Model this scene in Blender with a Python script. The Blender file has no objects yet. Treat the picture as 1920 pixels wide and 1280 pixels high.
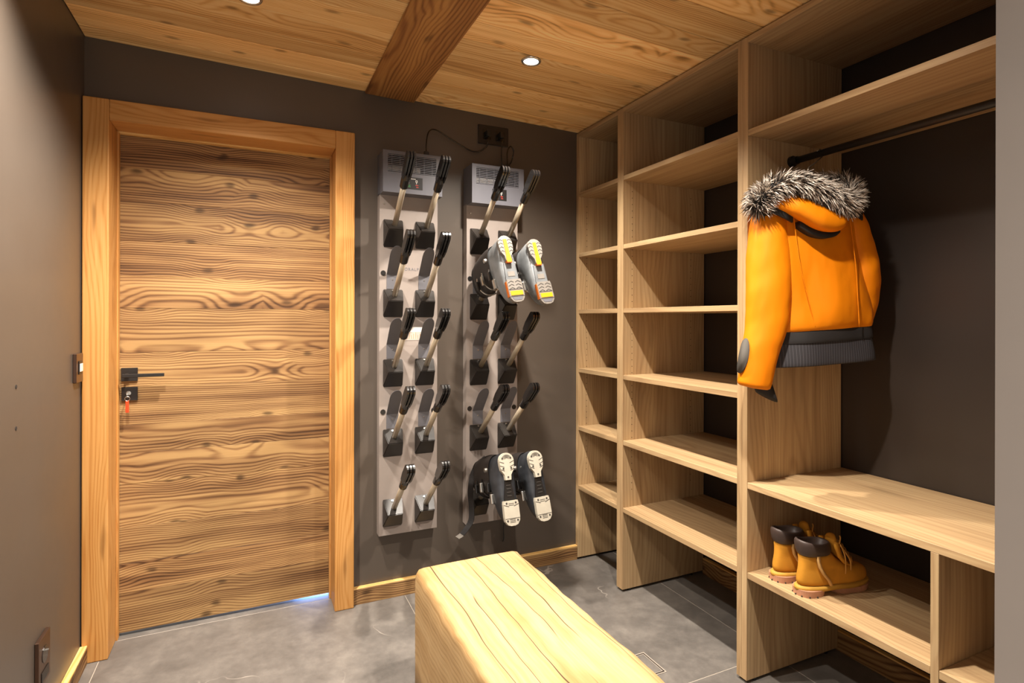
import bpy, bmesh, math, random
from mathutils import Vector, Matrix

random.seed(7)
S = bpy.context.scene
COL = S.collection

# ------------------------------------------------------------------ camera
F_PX, YAW, ROLL = 1049.66, math.radians(-24.8616), math.radians(0.1348)
cam = bpy.data.cameras.new('camera')
cam.sensor_width = 36.0
cam.lens = F_PX / 1920 * 36.0
cam.shift_y = -41.0 / 1920
cam.clip_start = 0.02
camo = bpy.data.objects.new('camera', cam)
COL.objects.link(camo)
fwd = Vector((-math.sin(YAW), math.cos(YAW), 0))
rt = Vector((math.cos(YAW), math.sin(YAW), 0))
up = Vector((0, 0, 1))
rr = rt * math.cos(ROLL) + up * math.sin(ROLL)
uu = -rt * math.sin(ROLL) + up * math.cos(ROLL)
m = Matrix((rr, uu, -fwd)).transposed().to_4x4()
m.translation = Vector((0.602, -2.7038, 1.3374))
camo.matrix_world = m
S.camera = camo

# ------------------------------------------------------------------ world, exposure
W = bpy.data.worlds.new('world')
S.world = W
W.use_nodes = True
W.node_tree.nodes['Background'].inputs[0].default_value = (1.0, 0.93, 0.85, 1)
W.node_tree.nodes['Background'].inputs[1].default_value = 0.95
S.view_settings.view_transform = 'Standard'
S.view_settings.look = 'None'
S.view_settings.exposure = 0.62
S.view_settings.gamma = 1.0
S.view_settings.use_curve_mapping = False

LAMP_POWER = 150.0
LAMP_COLOR = (1.0, 0.91, 0.80)

# room measures (metres)
XS, XW = 2.2511, 2.7773            # front and rear of the shelving
H_R, H_L = 2.3854, 2.4454          # ceiling height at the shelving / at the left wall
CANG = math.atan2(H_L - H_R, XS)
def ceil_z(x): return H_L - (H_L - H_R) / XS * x
Y_FRONT = -2.4

# ------------------------------------------------------------------ node helpers
def srgb(h):
    h = h.lstrip('#')
    c = [int(h[i:i + 2], 16) / 255 for i in (0, 2, 4)]
    return tuple((x / 12.92 if x <= .04045 else ((x + .055) / 1.055) ** 2.4) for x in c) + (1,)

class NT:
    def __init__(s, name):
        s.m = bpy.data.materials.new(name)
        s.m.use_nodes = True
        s.t = s.m.node_tree
        s.b = s.t.nodes['Principled BSDF']
    def n(s, typ, **kw):
        x = s.t.nodes.new(typ)
        for k, v in kw.items():
            if hasattr(x, k): setattr(x, k, v)
        return x
    def l(s, a, b): s.t.links.new(a, b)
    def val(s, x, sock):
        if isinstance(x, (int, float)): sock.default_value = x
        elif isinstance(x, tuple): sock.default_value = x
        else: s.l(x, sock)
    def math(s, op, a, b=0.0, c=None, clamp=False):
        x = s.n('ShaderNodeMath', operation=op); x.use_clamp = clamp
        s.val(a, x.inputs[0]); s.val(b, x.inputs[1])
        if c is not None: s.val(c, x.inputs[2])
        return x.outputs[0]
    def comb(s, a, b, c):
        x = s.n('ShaderNodeCombineXYZ')
        for i, v in enumerate((a, b, c)): s.val(v, x.inputs[i])
        return x.outputs[0]
    def noise(s, vec, w=0.0, scale=1.0, detail=2.0, rough=.5):
        x = s.n('ShaderNodeTexNoise'); x.noise_dimensions = '4D'
        s.l(vec, x.inputs['Vector']); s.val(w, x.inputs['W'])
        x.inputs['Scale'].default_value = scale; x.inputs['Detail'].default_value = detail
        x.inputs['Roughness'].default_value = rough
        return x.outputs[0]
    def ramp(s, fac, stops):
        x = s.n('ShaderNodeValToRGB')
        e = x.color_ramp.elements
        while len(e) < len(stops): e.new(.5)
        for i, (p, c) in enumerate(stops): e[i].position = p; e[i].color = c
        s.l(fac, x.inputs[0]); return x.outputs[0]
    def maprange(s, v, a, b, c, d, smooth=True):
        x = s.n('ShaderNodeMapRange')
        if smooth: x.interpolation_type = 'SMOOTHSTEP'
        s.val(v, x.inputs[0])
        for i, k in enumerate((a, b, c, d)): x.inputs[i + 1].default_value = k
        return x.outputs[0]
    def mix(s, fac, a, b, blend='MIX'):
        x = s.n('ShaderNodeMix'); x.data_type = 'RGBA'; x.blend_type = blend
        s.val(fac, x.inputs[0]); s.val(a, x.inputs[6]); s.val(b, x.inputs[7])
        return x.outputs[2]
    def bump(s, h, strength=.3, dist=.002):
        x = s.n('ShaderNodeBump'); x.inputs['Strength'].default_value = strength
        x.inputs['Distance'].default_value = dist
        s.l(h, x.inputs['Height']); s.l(x.outputs[0], s.b.inputs['Normal'])

def plain(name, col, rough=.5, metal=0.0, spec=.5, coat=0.0, vary=0.0, vscale=30, bump=0.0):
    t = NT(name)
    t.b.inputs['Roughness'].default_value = rough
    t.b.inputs['Metallic'].default_value = metal
    t.b.inputs['Specular IOR Level'].default_value = spec
    t.b.inputs['Coat Weight'].default_value = coat
    c = srgb(col) if isinstance(col, str) else tuple(col) + (1,)
    co = t.n('ShaderNodeTexCoord').outputs['Object']
    nz = t.noise(co, 0.0, vscale, 3)
    v = max(vary, .03)
    lo = tuple(x * (1 - v) for x in c[:3]) + (1,); hi = tuple(min(1, x * (1 + v)) for x in c[:3]) + (1,)
    t.l(t.ramp(nz, [(.3, lo), (.7, hi)]), t.b.inputs['Base Color'])
    if bump: t.bump(nz, bump, .002)
    return t.m

def wood(name, dark, mid, light, axis='X', ring=26, warp=.9, streak=22, knots=0.0, kscale=(1.6, 6.0),
         rough=.6, bump=.35, tone=.2, wr=.35, ws=.45, wf=.2, cracks=0.0, spec=.3, stain=None, ct=(.28, .5, .74)):
    t = NT(name)
    co = t.n('ShaderNodeTexCoord').outputs['Object']
    rnd = t.n('ShaderNodeObjectInfo').outputs['Random']
    sp = t.n('ShaderNodeSeparateXYZ'); t.l(co, sp.inputs[0])
    i = 'XYZ'.index(axis)
    u, a, b = sp.outputs[i], sp.outputs[(i + 1) % 3], sp.outputs[(i + 2) % 3]
    W_ = t.math('MULTIPLY', rnd, 60.0)
    u2 = t.math('ADD', u, t.math('MULTIPLY', rnd, 17.0))
    def vec(su, sc): return t.comb(t.math('MULTIPLY', u2, su), t.math('MULTIPLY', a, sc), t.math('MULTIPLY', b, sc))
    wp = t.math('SUBTRACT', t.noise(vec(1.1, 5), W_, 1, 2, .5), .5)
    ca = t.math('MULTIPLY', t.math('SUBTRACT', rnd, .5), .25)
    da = t.math('SUBTRACT', a, ca); db = t.math('SUBTRACT', b, t.math('MULTIPLY', t.math('SUBTRACT', t.math('FRACT', t.math('MULTIPLY', rnd, 7.31)), .5), .3))
    r = t.math('SQRT', t.math('ADD', t.math('MULTIPLY', da, da), t.math('MULTIPLY', db, db)))
    ph = t.math('ADD', t.math('MULTIPLY', r, ring), t.math('MULTIPLY', wp, warp * 5))
    kd = None
    if knots:
        vo = t.n('ShaderNodeTexVoronoi'); vo.voronoi_dimensions = '2D'
        kwob = t.math('MULTIPLY', t.math('SUBTRACT', t.noise(vec(9, 25), W_, 1, 1), .5), .14)
        t.l(t.comb(t.math('ADD', t.math('MULTIPLY', u2, kscale[0]), kwob), t.math('ADD', t.math('ADD', t.math('MULTIPLY', t.math('ADD', a, b), kscale[1]), W_), kwob), 0.0), vo.inputs['Vector'])
        vo.inputs['Scale'].default_value = 1.0
        kd = vo.outputs['Distance']
        ph = t.math('ADD', ph, t.math('MULTIPLY', t.maprange(kd, 0, .5, 1, 0), 2.2))
    rg = t.math('ADD', t.math('MULTIPLY', t.math('SINE', t.math('MULTIPLY', ph, 6.283)), .5), .5)
    rg = t.math('SUBTRACT', 1.0, t.math('POWER', rg, 2.2))
    st = t.noise(vec(.9, streak), W_, 1, 3, .6)
    fb = t.noise(vec(5, 260), W_, 1, 1, .5)
    fac = t.math('ADD', t.math('ADD', t.math('MULTIPLY', rg, wr), t.math('MULTIPLY', st, ws)), t.math('MULTIPLY', fb, wf))
    col = t.ramp(fac, [(ct[0], srgb(dark)), (ct[1], srgb(mid)), (ct[2], srgb(light))])
    if stain:
        sn = t.noise(vec(2.0, 5), W_, 1, 3, .6)
        col = t.mix(t.maprange(sn, .5, .72, 0, .8), col, srgb(stain))
    if knots:
        kn = t.math('MULTIPLY', t.maprange(kd, .02, .10, 1, 0), t.maprange(fb, .2, .7, .6, 1.0))
        col = t.mix(t.math('MULTIPLY', kn, knots), col, tuple(x * .45 for x in srgb(dark)[:3]) + (1,))
    if cracks:
        cn = t.noise(vec(1.4, 9), W_, 1, 2, .5)
        cx = t.math('ADD', t.math('MULTIPLY', a if axis != 'Y' else b, 16.0), t.math('MULTIPLY', cn, 1.6))
        fr = t.math('ABSOLUTE', t.math('SUBTRACT', t.math('FRACT', cx), .5))
        line = t.maprange(fr, .004, .036, 1, 0)
        on = t.maprange(t.noise(vec(1.6, 10), t.math('ADD', W_, 9.0), 1, 1), .40, .47, 0, 1)
        nz_ = t.n('ShaderNodeSeparateXYZ'); t.l(t.n('ShaderNodeTexCoord').outputs['Normal'], nz_.inputs[0])
        crk = t.math('MULTIPLY', t.math('MULTIPLY', line, on), t.math('MULTIPLY', t.maprange(nz_.outputs[2], .6, .9, 0, 1), cracks))
        col = t.mix(crk, col, (.03, .012, .004, 1))
    hs = t.n('ShaderNodeHueSaturation')
    t.l(t.math('ADD', t.math('MULTIPLY', t.math('FRACT', t.math('MULTIPLY', rnd, 13.7)), tone * 2), 1 - tone), hs.inputs['Value'])
    t.l(col, hs.inputs['Color']); t.l(hs.outputs[0], t.b.inputs['Base Color'])
    t.b.inputs['Roughness'].default_value = rough
    t.b.inputs['Specular IOR Level'].default_value = spec
    if bump:
        t.bump(t.math('ADD', t.math('MULTIPLY', rg, .6), t.math('MULTIPLY', fb, .5)), bump, .0015)
    return t.m

# ------------------------------------------------------------------ materials
def old(ax, nm): return wood(nm, '#4a311d', '#84603d', '#b08c5c', ax, ring=105, warp=1.1, knots=.8, kscale=(3.2, 5.5), tone=.2, wr=.17, ws=.88, wf=.12, rough=.62, bump=.5, streak=17, ct=(.40, .56, .74))
M = {}
M['door'] = old('X', 'old_larch_door')
M['ceil'] = wood('ceiling_larch', '#a0733f', '#deae6e', '#f2d096', 'X', ring=95, warp=1.1, knots=.7, kscale=(2.6, 5.5), tone=.22, wr=.18, ws=.72, wf=.16, rough=.6, bump=.35)
M['beam'] = wood('beam_larch', '#5c3b1e', '#8f6033', '#b38349', 'Y', ring=95, warp=1.2, knots=.7, kscale=(1.5, 5), tone=.05, wr=.2, ws=.7, wf=.16, rough=.65, bump=.5)
M['frame_z'] = wood('spruce_vertical', '#a86c30', '#c08a4b', '#cf9c5f', 'Z', ring=130, warp=.35, streak=14, knots=.6, kscale=(1.1, 9), tone=.04, wr=.16, ws=.55, wf=.3, rough=.5, bump=.15)
M['frame_x'] = wood('spruce_horizontal', '#a86c30', '#c08a4b', '#cf9c5f', 'X', ring=130, warp=.35, streak=14, knots=.6, kscale=(1.1, 9), tone=.04, wr=.16, ws=.55, wf=.3, rough=.5, bump=.15)
M['bb_x'] = old('X', 'baseboard_old_x'); M['bb_y'] = old('Y', 'baseboard_old_y')
M['bbt_x'] = wood('baseboard_cut_x', '#c88f48', '#dcab63', '#ecc681', 'X', ring=50, tone=.04, bump=.1)
M['bbt_y'] = wood('baseboard_cut_y', '#c88f48', '#dcab63', '#ecc681', 'Y', ring=50, tone=.04, bump=.1)
def lam(ax, nm): return wood(nm, '#917453', '#ad8f69', '#c2a77e', ax, ring=60, warp=.6, streak=26, knots=.25, kscale=(.9, 4), tone=.05, wr=.12, ws=.6, wf=.3, rough=.5, bump=.08)
M['lam_z'] = lam('Z', 'oak_laminate_vertical'); M['lam_y'] = lam('Y', 'oak_laminate_horizontal')
M['bench'] = wood('bench_spruce', '#937349', '#ad8e62', '#bda279', 'Y', ring=90, warp=.5, streak=16, tone=.0, wr=.1, ws=.6, wf=.3, rough=.62, bump=.25, cracks=.95, stain='#94703f')

def paint(name, col):
    t = NT(name)
    co = t.n('ShaderNodeTexCoord').outputs['Object']
    c = srgb(col)
    nz = t.noise(co, 0., 2.2, 4, .6); fine = t.noise(co, 3., 140, 2)
    t.l(t.ramp(nz, [(.3, tuple(x * .93 for x in c[:3]) + (1,)), (.75, tuple(x * 1.08 for x in c[:3]) + (1,))]), t.b.inputs['Base Color'])
    t.l(t.maprange(nz, .3, .8, .36, .46), t.b.inputs['Roughness'])
    t.b.inputs['Specular IOR Level'].default_value = .6
    t.bump(fine, .05, .001)
    return t.m
M['paint'] = paint('dark_taupe_paint', '#534a42')
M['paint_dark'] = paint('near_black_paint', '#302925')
M['paint_brightened'] = paint('grey_paint_brightened', '#8b827b')  # neutral grey paint, lightened to stand in for hallway light on the wall end

def tile_mat():
    t = NT('slate_grey_tile')
    co = t.n('ShaderNodeTexCoord').outputs['Object']
    rnd = t.n('ShaderNodeObjectInfo').outputs['Random']
    w = t.math('MULTIPLY', rnd, 30.)
    big = t.noise(co, w, 6.5, 7, .74)
    col = t.ramp(big, [(.3, srgb('#56524e')), (.5, srgb('#69645f')), (.72, srgb('#7f7972'))])
    wob = t.noise(co, t.math('ADD', w, 5.), 1.6, 4, .55)
    vein = t.math('ABSOLUTE', t.math('SUBTRACT', wob, .5))
    vm = t.math('MULTIPLY', t.maprange(vein, .0, .004, 1, 0), t.maprange(t.noise(co, t.math('ADD', w, 11.), 2.3, 2), .48, .62, 0, .8))
    col = t.mix(vm, col, srgb('#b7aea4'))
    t.l(col, t.b.inputs['Base Color'])
    t.l(t.maprange(big, .3, .7, .38, .52), t.b.inputs['Roughness'])
    t.bump(t.noise(co, w, 22, 5, .6), .12, .002)
    return t.m
M['tile'] = tile_mat()
M['grout'] = plain('grout', '#a49a8e', .8)
M['black'] = plain('black_plastic', '#1b1918', .38)
M['gloss_black'] = plain('gloss_black_plastic', '#171514', .22, coat=.3)
M['wedge'] = plain('black_moulded_plastic', '#26221f', .33, bump=.05)
M['dark_metal'] = plain('black_metal', '#231f1d', .4, spec=.5)
M['bronze'] = plain('bronze_plate', '#5a4438', .3, metal=.7)
M['alu'] = plain('champagne_aluminium', '#b3a58f', .38, metal=.35)
M['rack'] = plain('grey_powder_coat', '#968b84', .45)
M['heater'] = plain('heater_grey', '#64646b', .42)
M['flap'] = plain('flap_grey', '#636267', .5)
M['chrome'] = plain('steel', '#c9c5be', .22, metal=.9)
M['white'] = plain('white_plastic', '#ebe6df', .4)
M['paper'] = plain('paper_label', '#b5aaa0', .7, vary=.06, vscale=90)
M['fan'] = plain('fan_drum', '#cdc8bf', .4, metal=.4)
M['red'] = plain('red_tag', '#e8431a', .5)
M['ledr'] = plain('red_mark', '#c6392b', .5); M['ledg'] = plain('green_mark', '#3f9a52', .5)
M['jblack'] = plain('black_stretch_fabric', '#1d1a1a', .75)
M['patch'] = plain('grey_reflective_patch', '#57534e', .8, spec=.2)
def jacket_mat():
    t = NT('orange_softshell')
    co = t.n('ShaderNodeTexCoord').outputs['Object']
    sp = t.n('ShaderNodeSeparateXYZ'); t.l(co, sp.inputs[0])
    v = t.comb(sp.outputs[0], sp.outputs[1], t.math('MULTIPLY', sp.outputs[2], .45))
    folds = t.noise(v, 2.0, 9, 2, .45); weave = t.noise(co, 0., 900, 1)
    t.l(t.ramp(t.noise(co, 5., 4, 2), [(.3, srgb('#df7b00')), (.7, srgb('#e98700'))]), t.b.inputs['Base Color'])
    t.b.inputs['Roughness'].default_value = .6; t.b.inputs['Specular IOR Level'].default_value = .25
    t.bump(t.math('ADD', folds, t.math('MULTIPLY', weave, .004)), .55, .035)
    return t.m
M['jacket'] = jacket_mat()
def pinstripe():
    t = NT('pinstripe_lining')
    co = t.n('ShaderNodeTexCoord').outputs['Object']; sp = t.n('ShaderNodeSeparateXYZ'); t.l(co, sp.inputs[0])
    fr = t.math('FRACT', t.math('MULTIPLY', sp.outputs[0], 105.0))
    t.l(t.mix(t.maprange(fr, .0, .14, 1, 0), srgb('#29272b'), srgb('#5f5d63')), t.b.inputs['Base Color'])
    t.b.inputs['Roughness'].default_value = .7
    return t.m
M['pin'] = pinstripe()
def fur_mat():
    t = NT('silver_fox_fur')
    at = t.n('ShaderNodeAttribute'); at.attribute_name = 'fur'
    t.l(at.outputs['Color'], t.b.inputs['Base Color'])
    t.b.inputs['Roughness'].default_value = .55; t.b.inputs['Specular IOR Level'].default_value = .3
    return t.m
M['fur'] = fur_mat()
M['silver'] = plain('silver_boot_shell', '#6c6f71', .3, spec=.55, coat=.3, vary=.18, vscale=26)
M['navy'] = plain('scuffed_navy_shell', '#2b2d31', .4, vary=.35, vscale=24)
M['liner'] = plain('black_boot_cuff', '#26211f', .45, vary=.15)
M['yellow'] = plain('yellow_rubber', '#d4930c', .5); M['orange'] = plain('orange_rubber', '#b85c10', .5)
M['greysole'] = plain('grey_sole', '#77716a', .6, vary=.1); M['darkgroove'] = plain('sole_groove', '#35312d', .8)
M['cream'] = plain('cream_sole', '#b3ac9c', .55, vary=.06)
M['nubuck'] = plain('wheat_nubuck', '#bf842b', .85, spec=.15, vary=.14, vscale=20, bump=.1)
M['seam'] = plain('pale_nubuck_seam', '#cda163', .85, spec=.15)
M['welt'] = plain('welt_yellow', '#b98b32', .7); M['gum'] = plain('gum_sole', '#b07f62', .75, vary=.08)
M['brown'] = plain('brown_padded_collar', '#3f322d', .5)
M['lace'] = plain('tan_lace', '#b17c32', .8)
M['hole'] = plain('hole_dark', '#20160e', .9)
def emis(name, col, st):
    t = NT(name); t.b.inputs['Emission Color'].default_value = col + (1,); t.b.inputs['Emission Strength'].default_value = st
    t.b.inputs['Base Color'].default_value = (.8, .8, .8, 1)
    return t.m
M['lens'] = emis('lamp_lens', (1, .93, .82), 14)

# ------------------------------------------------------------------ object helpers
WLOC = {}
def reg(o, parent, world):
    WLOC[o.name] = Vector(world)
    if parent is not None:
        o.parent = parent; o.location = Vector(world) - WLOC[parent.name]
    else: o.location = world
def tag(o, label=None, cat=None, group=None, kind=None):
    if label: o['label'] = label
    if cat: o['category'] = cat
    if group: o['group'] = group
    if kind: o['kind'] = kind
    return o
def empty(name, loc=(0, 0, 0), parent=None, rot=None):
    o = bpy.data.objects.new(name, None); COL.objects.link(o); o.empty_display_size = .05
    reg(o, parent, loc)
    if rot is not None: o.rotation_euler = rot
    return o
def mk(name, bm, mat, parent=None, at=(0, 0, 0), smooth=False, recalc=True):
    """bm in coordinates about `at` (world, or the parent's own frame when the parent is rotated)"""
    if recalc: bmesh.ops.recalc_face_normals(bm, faces=bm.faces[:])
    me = bpy.data.meshes.new(name); bm.to_mesh(me); bm.free()
    if smooth:
        for p in me.polygons: p.use_smooth = True
    if mat: me.materials.append(mat)
    o = bpy.data.objects.new(name, me); COL.objects.link(o)
    reg(o, parent, at)
    return o
def bxm(bm, lo, hi, bev=0.0, segs=1, mat=None):
    lo = Vector(lo); hi = Vector(hi)
    r = bmesh.ops.create_cube(bm, size=1.0)
    vs = r['verts']; c = (lo + hi) / 2; d = hi - lo
    for v in vs: v.co = Vector((v.co.x * d.x, v.co.y * d.y, v.co.z * d.z)) + c
    if bev:
        es = list({e for v in vs for e in v.link_edges})
        bmesh.ops.bevel(bm, geom=es, offset=bev, segments=segs, affect='EDGES', profile=.5)
    return bm
def box(name, lo, hi, mat, parent=None, bev=0.0, segs=1):
    c = (Vector(lo) + Vector(hi)) / 2
    return mk(name, bxm(bmesh.new(), Vector(lo) - c, Vector(hi) - c, bev, segs), mat, parent, c)
def loftm(bm, rings, cap0=True, cap1=True, closed=True):
    R = [[bm.verts.new(p) for p in r] for r in rings]; n = len(R[0])
    for i in range(len(R) - 1):
        for j in range(n if closed else n - 1):
            k = (j + 1) % n
            try: bm.faces.new((R[i][j], R[i][k], R[i + 1][k], R[i + 1][j]))
            except ValueError: pass
    if closed and cap0: bm.faces.new(R[0][::-1])
    if closed and cap1: bm.faces.new(R[-1])
    return R
def frame(d):
    d = Vector(d).normalized()
    a = d.cross(Vector((0, 0, 1)) if abs(d.z) < .9 else Vector((1, 0, 0))).normalized()
    return d, a, d.cross(a).normalized()
def tubem(bm, pts, rad, n=10, caps=True):
    pts = [Vector(p) for p in pts]; rings = []
    pa = None
    for i, p in enumerate(pts):
        d = (pts[min(i + 1, len(pts) - 1)] - pts[max(i - 1, 0)]).normalized()
        if pa is None: _, a, b = frame(d)
        else:
            a = (pa - d * pa.dot(d)).normalized(); b = d.cross(a)
        pa = a
        r = rad[i] if isinstance(rad, (list, tuple)) else rad
        rings.append([p + (a * math.cos(t) + b * math.sin(t)) * r for t in [2 * math.pi * k / n for k in range(n)]])
    loftm(bm, rings, caps, caps)
    return bm
def smooth_path(pts, k=6):
    pts = [Vector(p) for p in pts]; out = []
    for i in range(len(pts) - 1):
        p0 = pts[max(i - 1, 0)]; p1 = pts[i]; p2 = pts[i + 1]; p3 = pts[min(i + 2, len(pts) - 1)]
        for j in range(k):
            t = j / k
            out.append(.5 * ((2 * p1) + (p2 - p0) * t + (2 * p0 - 5 * p1 + 4 * p2 - p3) * t * t + (3 * p1 - p0 - 3 * p2 + p3) * t ** 3))
    out.append(pts[-1]); return out
def cylm(bm, p0, p1, r0, r1=None, n=16): return tubem(bm, [p0, p1], [r0, r0 if r1 is None else r1], n)
def prismm(bm, outline, z0, z1, f=lambda x, y, z: (x, y, z)):
    loftm(bm, [[Vector(f(x, y, z)) for x, y in outline] for z in (z0, z1)])
    return bm
def sub(o, lv=1):
    md = o.modifiers.new('subsurf', 'SUBSURF'); md.levels = lv; md.render_levels = lv; return o

# ================================================================== SETTING
# floor
fl = box('floor', (-.02, -3.4, -.05), (2.9, .9, -.0008), M['grout']); tag(fl, 'grey stone-look tiled floor with pale joints', 'floor', kind='structure')
xs_ = [-1.14, .06, 1.275, 2.49, 2.88]; ys_ = [-3.4, -2.306, -1.106, .094, .88]
for i in range(4):
    for j in range(4):
        x0, x1 = max(xs_[i], -.02), xs_[i + 1]
        box('tile', (x0 + .0015, ys_[j] + .0015, -.012), (x1 - .0015, ys_[j + 1] - .0015, 0), M['tile'], fl, .0008)

# back wall with the door opening
bm = bmesh.new()
TW = .22
bxm(bm, (-.15, 0, 0), (.0, TW, 2.55)); bxm(bm, (.0, 0, 2.165), (1.0, TW, 2.55)); bxm(bm, (1.0, 0, 0), (2.95, TW, 2.55)); bxm(bm, (.0, 0, 0), (.012, TW, 2.165))
tag(mk('wall_back', bm, M['paint']), 'dark taupe painted wall holding the door and the boot dryers', 'wall', kind='structure')
wl = tag(box('wall_left', (-.15, -2.4, 0), (0, -.0005, 2.55), M['paint']), 'dark taupe painted side wall with switch and socket', 'wall', kind='structure')
for zz in (1.1456, 1.0287):
    mk('screw_hole', cylm(bmesh.new(), (0, 0, 0), (.0012, 0, 0), .006, .006, 10), M['hole'], wl, (-.0002, -.693, zz))
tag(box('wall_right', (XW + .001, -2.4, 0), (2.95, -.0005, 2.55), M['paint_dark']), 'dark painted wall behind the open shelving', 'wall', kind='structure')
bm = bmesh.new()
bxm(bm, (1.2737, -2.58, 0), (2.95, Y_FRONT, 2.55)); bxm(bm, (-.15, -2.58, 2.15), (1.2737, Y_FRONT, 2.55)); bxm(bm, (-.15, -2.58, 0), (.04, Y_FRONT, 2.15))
tag(mk('wall_front', bm, M['paint_brightened']), 'grey painted wall end beside the open doorway, its grey lightened as if lit', 'wall', kind='structure')

# ceiling: sloping slightly, individual boards
cmid = (ceil_z(0) + ceil_z(2.95)) / 2
def on_ceiling(o): o.rotation_euler = (0, CANG, 0); return o
ce = empty('ceiling', (0, 0, H_L), rot=(0, CANG, 0)); tag(ce, 'ceiling of reclaimed larch boards', 'ceiling', kind='structure')
def cbox(name, x0, x1, y0, y1, z0, z1, mat, bev=.0015):
    c = Vector(((x0 + x1) / 2, (y0 + y1) / 2, (z0 + z1) / 2))
    o = mk(name, bxm(bmesh.new(), Vector((x0, y0, z0)) - c, Vector((x1, y1, z1)) - c, bev), mat)
    o.parent = ce; o.location = c; return o
cbox('backing_board', -.02, 2.94, -2.42, -.001, .014, .05, M['hole'], 0)
y = -.0015; k = 0
wds = [.105, .155, .12, .165, .14, .13, .17, .125, .15, .165, .135, .155, .14, .16, .13, .15, .14]
while y > -2.39:
    w = wds[k % len(wds)]; y1 = max(y - w, -2.4)
    dz = random.choice((0, .0006, .0012))
    xsplit = 1.2 + random.uniform(-.05, .05)
    cbox('plank', .0015, xsplit - .0005, y1 + .0025, y, dz, .014, M['ceil'], .002)
    cbox('plank', xsplit + .0005, 2.93, y1 + .0025, y, dz + .0004, .014, M['ceil'], .002)
    y = y1; k += 1
b = cbox('trim_1', 1.083, 1.322, -2.4, -.001, -.010, .0, M['beam'], .004)
b.parent = None; b.matrix_world = Matrix.Translation((0, 0, H_L)) @ Matrix.Rotation(CANG, 4, 'Y') @ Matrix.Translation(b.location)
tag(b, 'darker cross board running under the ceiling boards', 'trim', kind='structure')

# recessed lamps
def lamp(x, y, label):
    z = ceil_z(x)
    t = empty('recessed_spotlight', (x, y, z), rot=(0, CANG, 0)); tag(t, label, 'lamp', 'recessed ceiling spotlights')
    bm = bmesh.new(); n = 28; prof = [(.030, -.001), (.031, -.0045), (.039, -.0045), (.042, -.0005), (.040, .006), (.030, .006)]
    rings = [[Vector((r * math.cos(2 * math.pi * q / n), r * math.sin(2 * math.pi * q / n), zz)) for q in range(n)] for r, zz in prof]
    loftm(bm, rings + [rings[0]], False, False)
    o = mk('bezel', bm, M['chrome'], None, smooth=True); o.parent = t
    o = mk('lens', cylm(bmesh.new(), (0, 0, .0), (0, 0, -.0025), .0305, .0285, 28), M['lens'], None); o.parent = t
    ld = bpy.data.lights.new('spot', 'SPOT'); ld.energy = LAMP_POWER; ld.color = LAMP_COLOR
    ld.spot_size = math.radians(132); ld.spot_blend = 1.0; ld.shadow_soft_size = .026
    lo = bpy.data.objects.new('lamp_light', ld); COL.objects.link(lo); lo.parent = t; lo.location = (0, 0, -.012)
    lo.rotation_euler = (0, -CANG, 0)
lamp(1.64, -.645, 'lit recessed spotlight between the cross board and the shelving, near the dryers')
lamp(.59, -.60, 'lit recessed spotlight in front of the wooden door')
lamp(1.64, -1.68, 'lit recessed spotlight above the end of the timber bench')
lamp(.29, -.98, 'lit recessed spotlight over the floor by the switch wall')

# hallway behind the doorway: ceiling, plus an unseen lamp added to brighten the wall
hc = box('ceiling_hall', (-.15, -3.5, 2.42), (2.95, -2.58, 2.47), M['white']); tag(hc, 'plain hallway ceiling outside the doorway', 'ceiling', kind='structure')
ht = empty('added_hall_light', (.75, -3.0, 2.42)); tag(ht, 'added unseen spotlight outside the doorway, brightening the wall end', 'lamp')
bm = bmesh.new(); cylm(bm, (0, 0, -.006), (0, 0, 0), .036, .042, 24); mk('bezel', bm, M['chrome'], ht, (.75, -3.0, 2.42))
mk('lens', cylm(bmesh.new(), (0, 0, -.0075), (0, 0, -.0062), .028, .03, 24), M['lens'], ht, (.75, -3.0, 2.42))
ld = bpy.data.lights.new('spot', 'SPOT'); ld.energy = 120; ld.color = LAMP_COLOR; ld.spot_size = math.radians(105); ld.spot_blend = 1.0; ld.shadow_soft_size = .028
lo = bpy.data.objects.new('lamp_light', ld); COL.objects.link(lo); lo.parent = ht; lo.location = (0, 0, -.015)

# ------------------------------------------------------------------ door
D = empty('door_1', (.517, 0, 0)); tag(D, 'old larch plank door in a thick spruce frame', 'door', kind='structure')
XA, XB, TF, ZF, WJ, WT, YD = .0034, 1.0307, .045, 2.2, .0857, .083, .1263
box('jamb', (XA, -TF, 0), (XA + WJ, YD + .05, ZF), M['frame_z'], D, .004, 2)
box('jamb', (XB - WJ, -TF, 0), (XB, YD + .05, ZF), M['frame_z'], D, .004, 2)
box('head', (XA + WJ, -TF, ZF - WT), (XB - WJ, YD + .05, ZF), M['frame_x'], D, .004, 2)
box('stop', (XA + WJ, YD - .032, 0), (XA + WJ + .007, YD - .002, ZF - WT), M['frame_z'], D, .001)
box('stop', (XB - WJ - .007, YD - .032, 0), (XB - WJ, YD - .002, ZF - WT), M['frame_z'], D, .001)
box('stop', (XA + WJ + .007, YD - .032, ZF - WT - .007), (XB - WJ - .007, YD - .002, ZF - WT), M['bbt_x'], D, .001)
leaf = box('door_leaf', (XA + WJ + .002, YD + .008, .013), (XB - WJ - .002, YD + .045, ZF - WT - .002), M['hole'], D)
hs = [.165, .125, .15, .185, .13, .12, .16, .145, .19, .135, .15, .17, .14, .16, .2]
z = .013; k = 0
while z < ZF - WT - .01:
    z1 = min(z + hs[k % len(hs)], ZF - WT - .003)
    if ZF - WT - z1 < .06: z1 = ZF - WT - .003
    box('plank', (XA + WJ + .0025, YD + random.choice((0, .0005, .001)), z + .0004), (XB - WJ - .0025, YD + .008, z1 - .0002), M['door'], leaf, .0008)
    z = z1; k += 1
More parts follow.
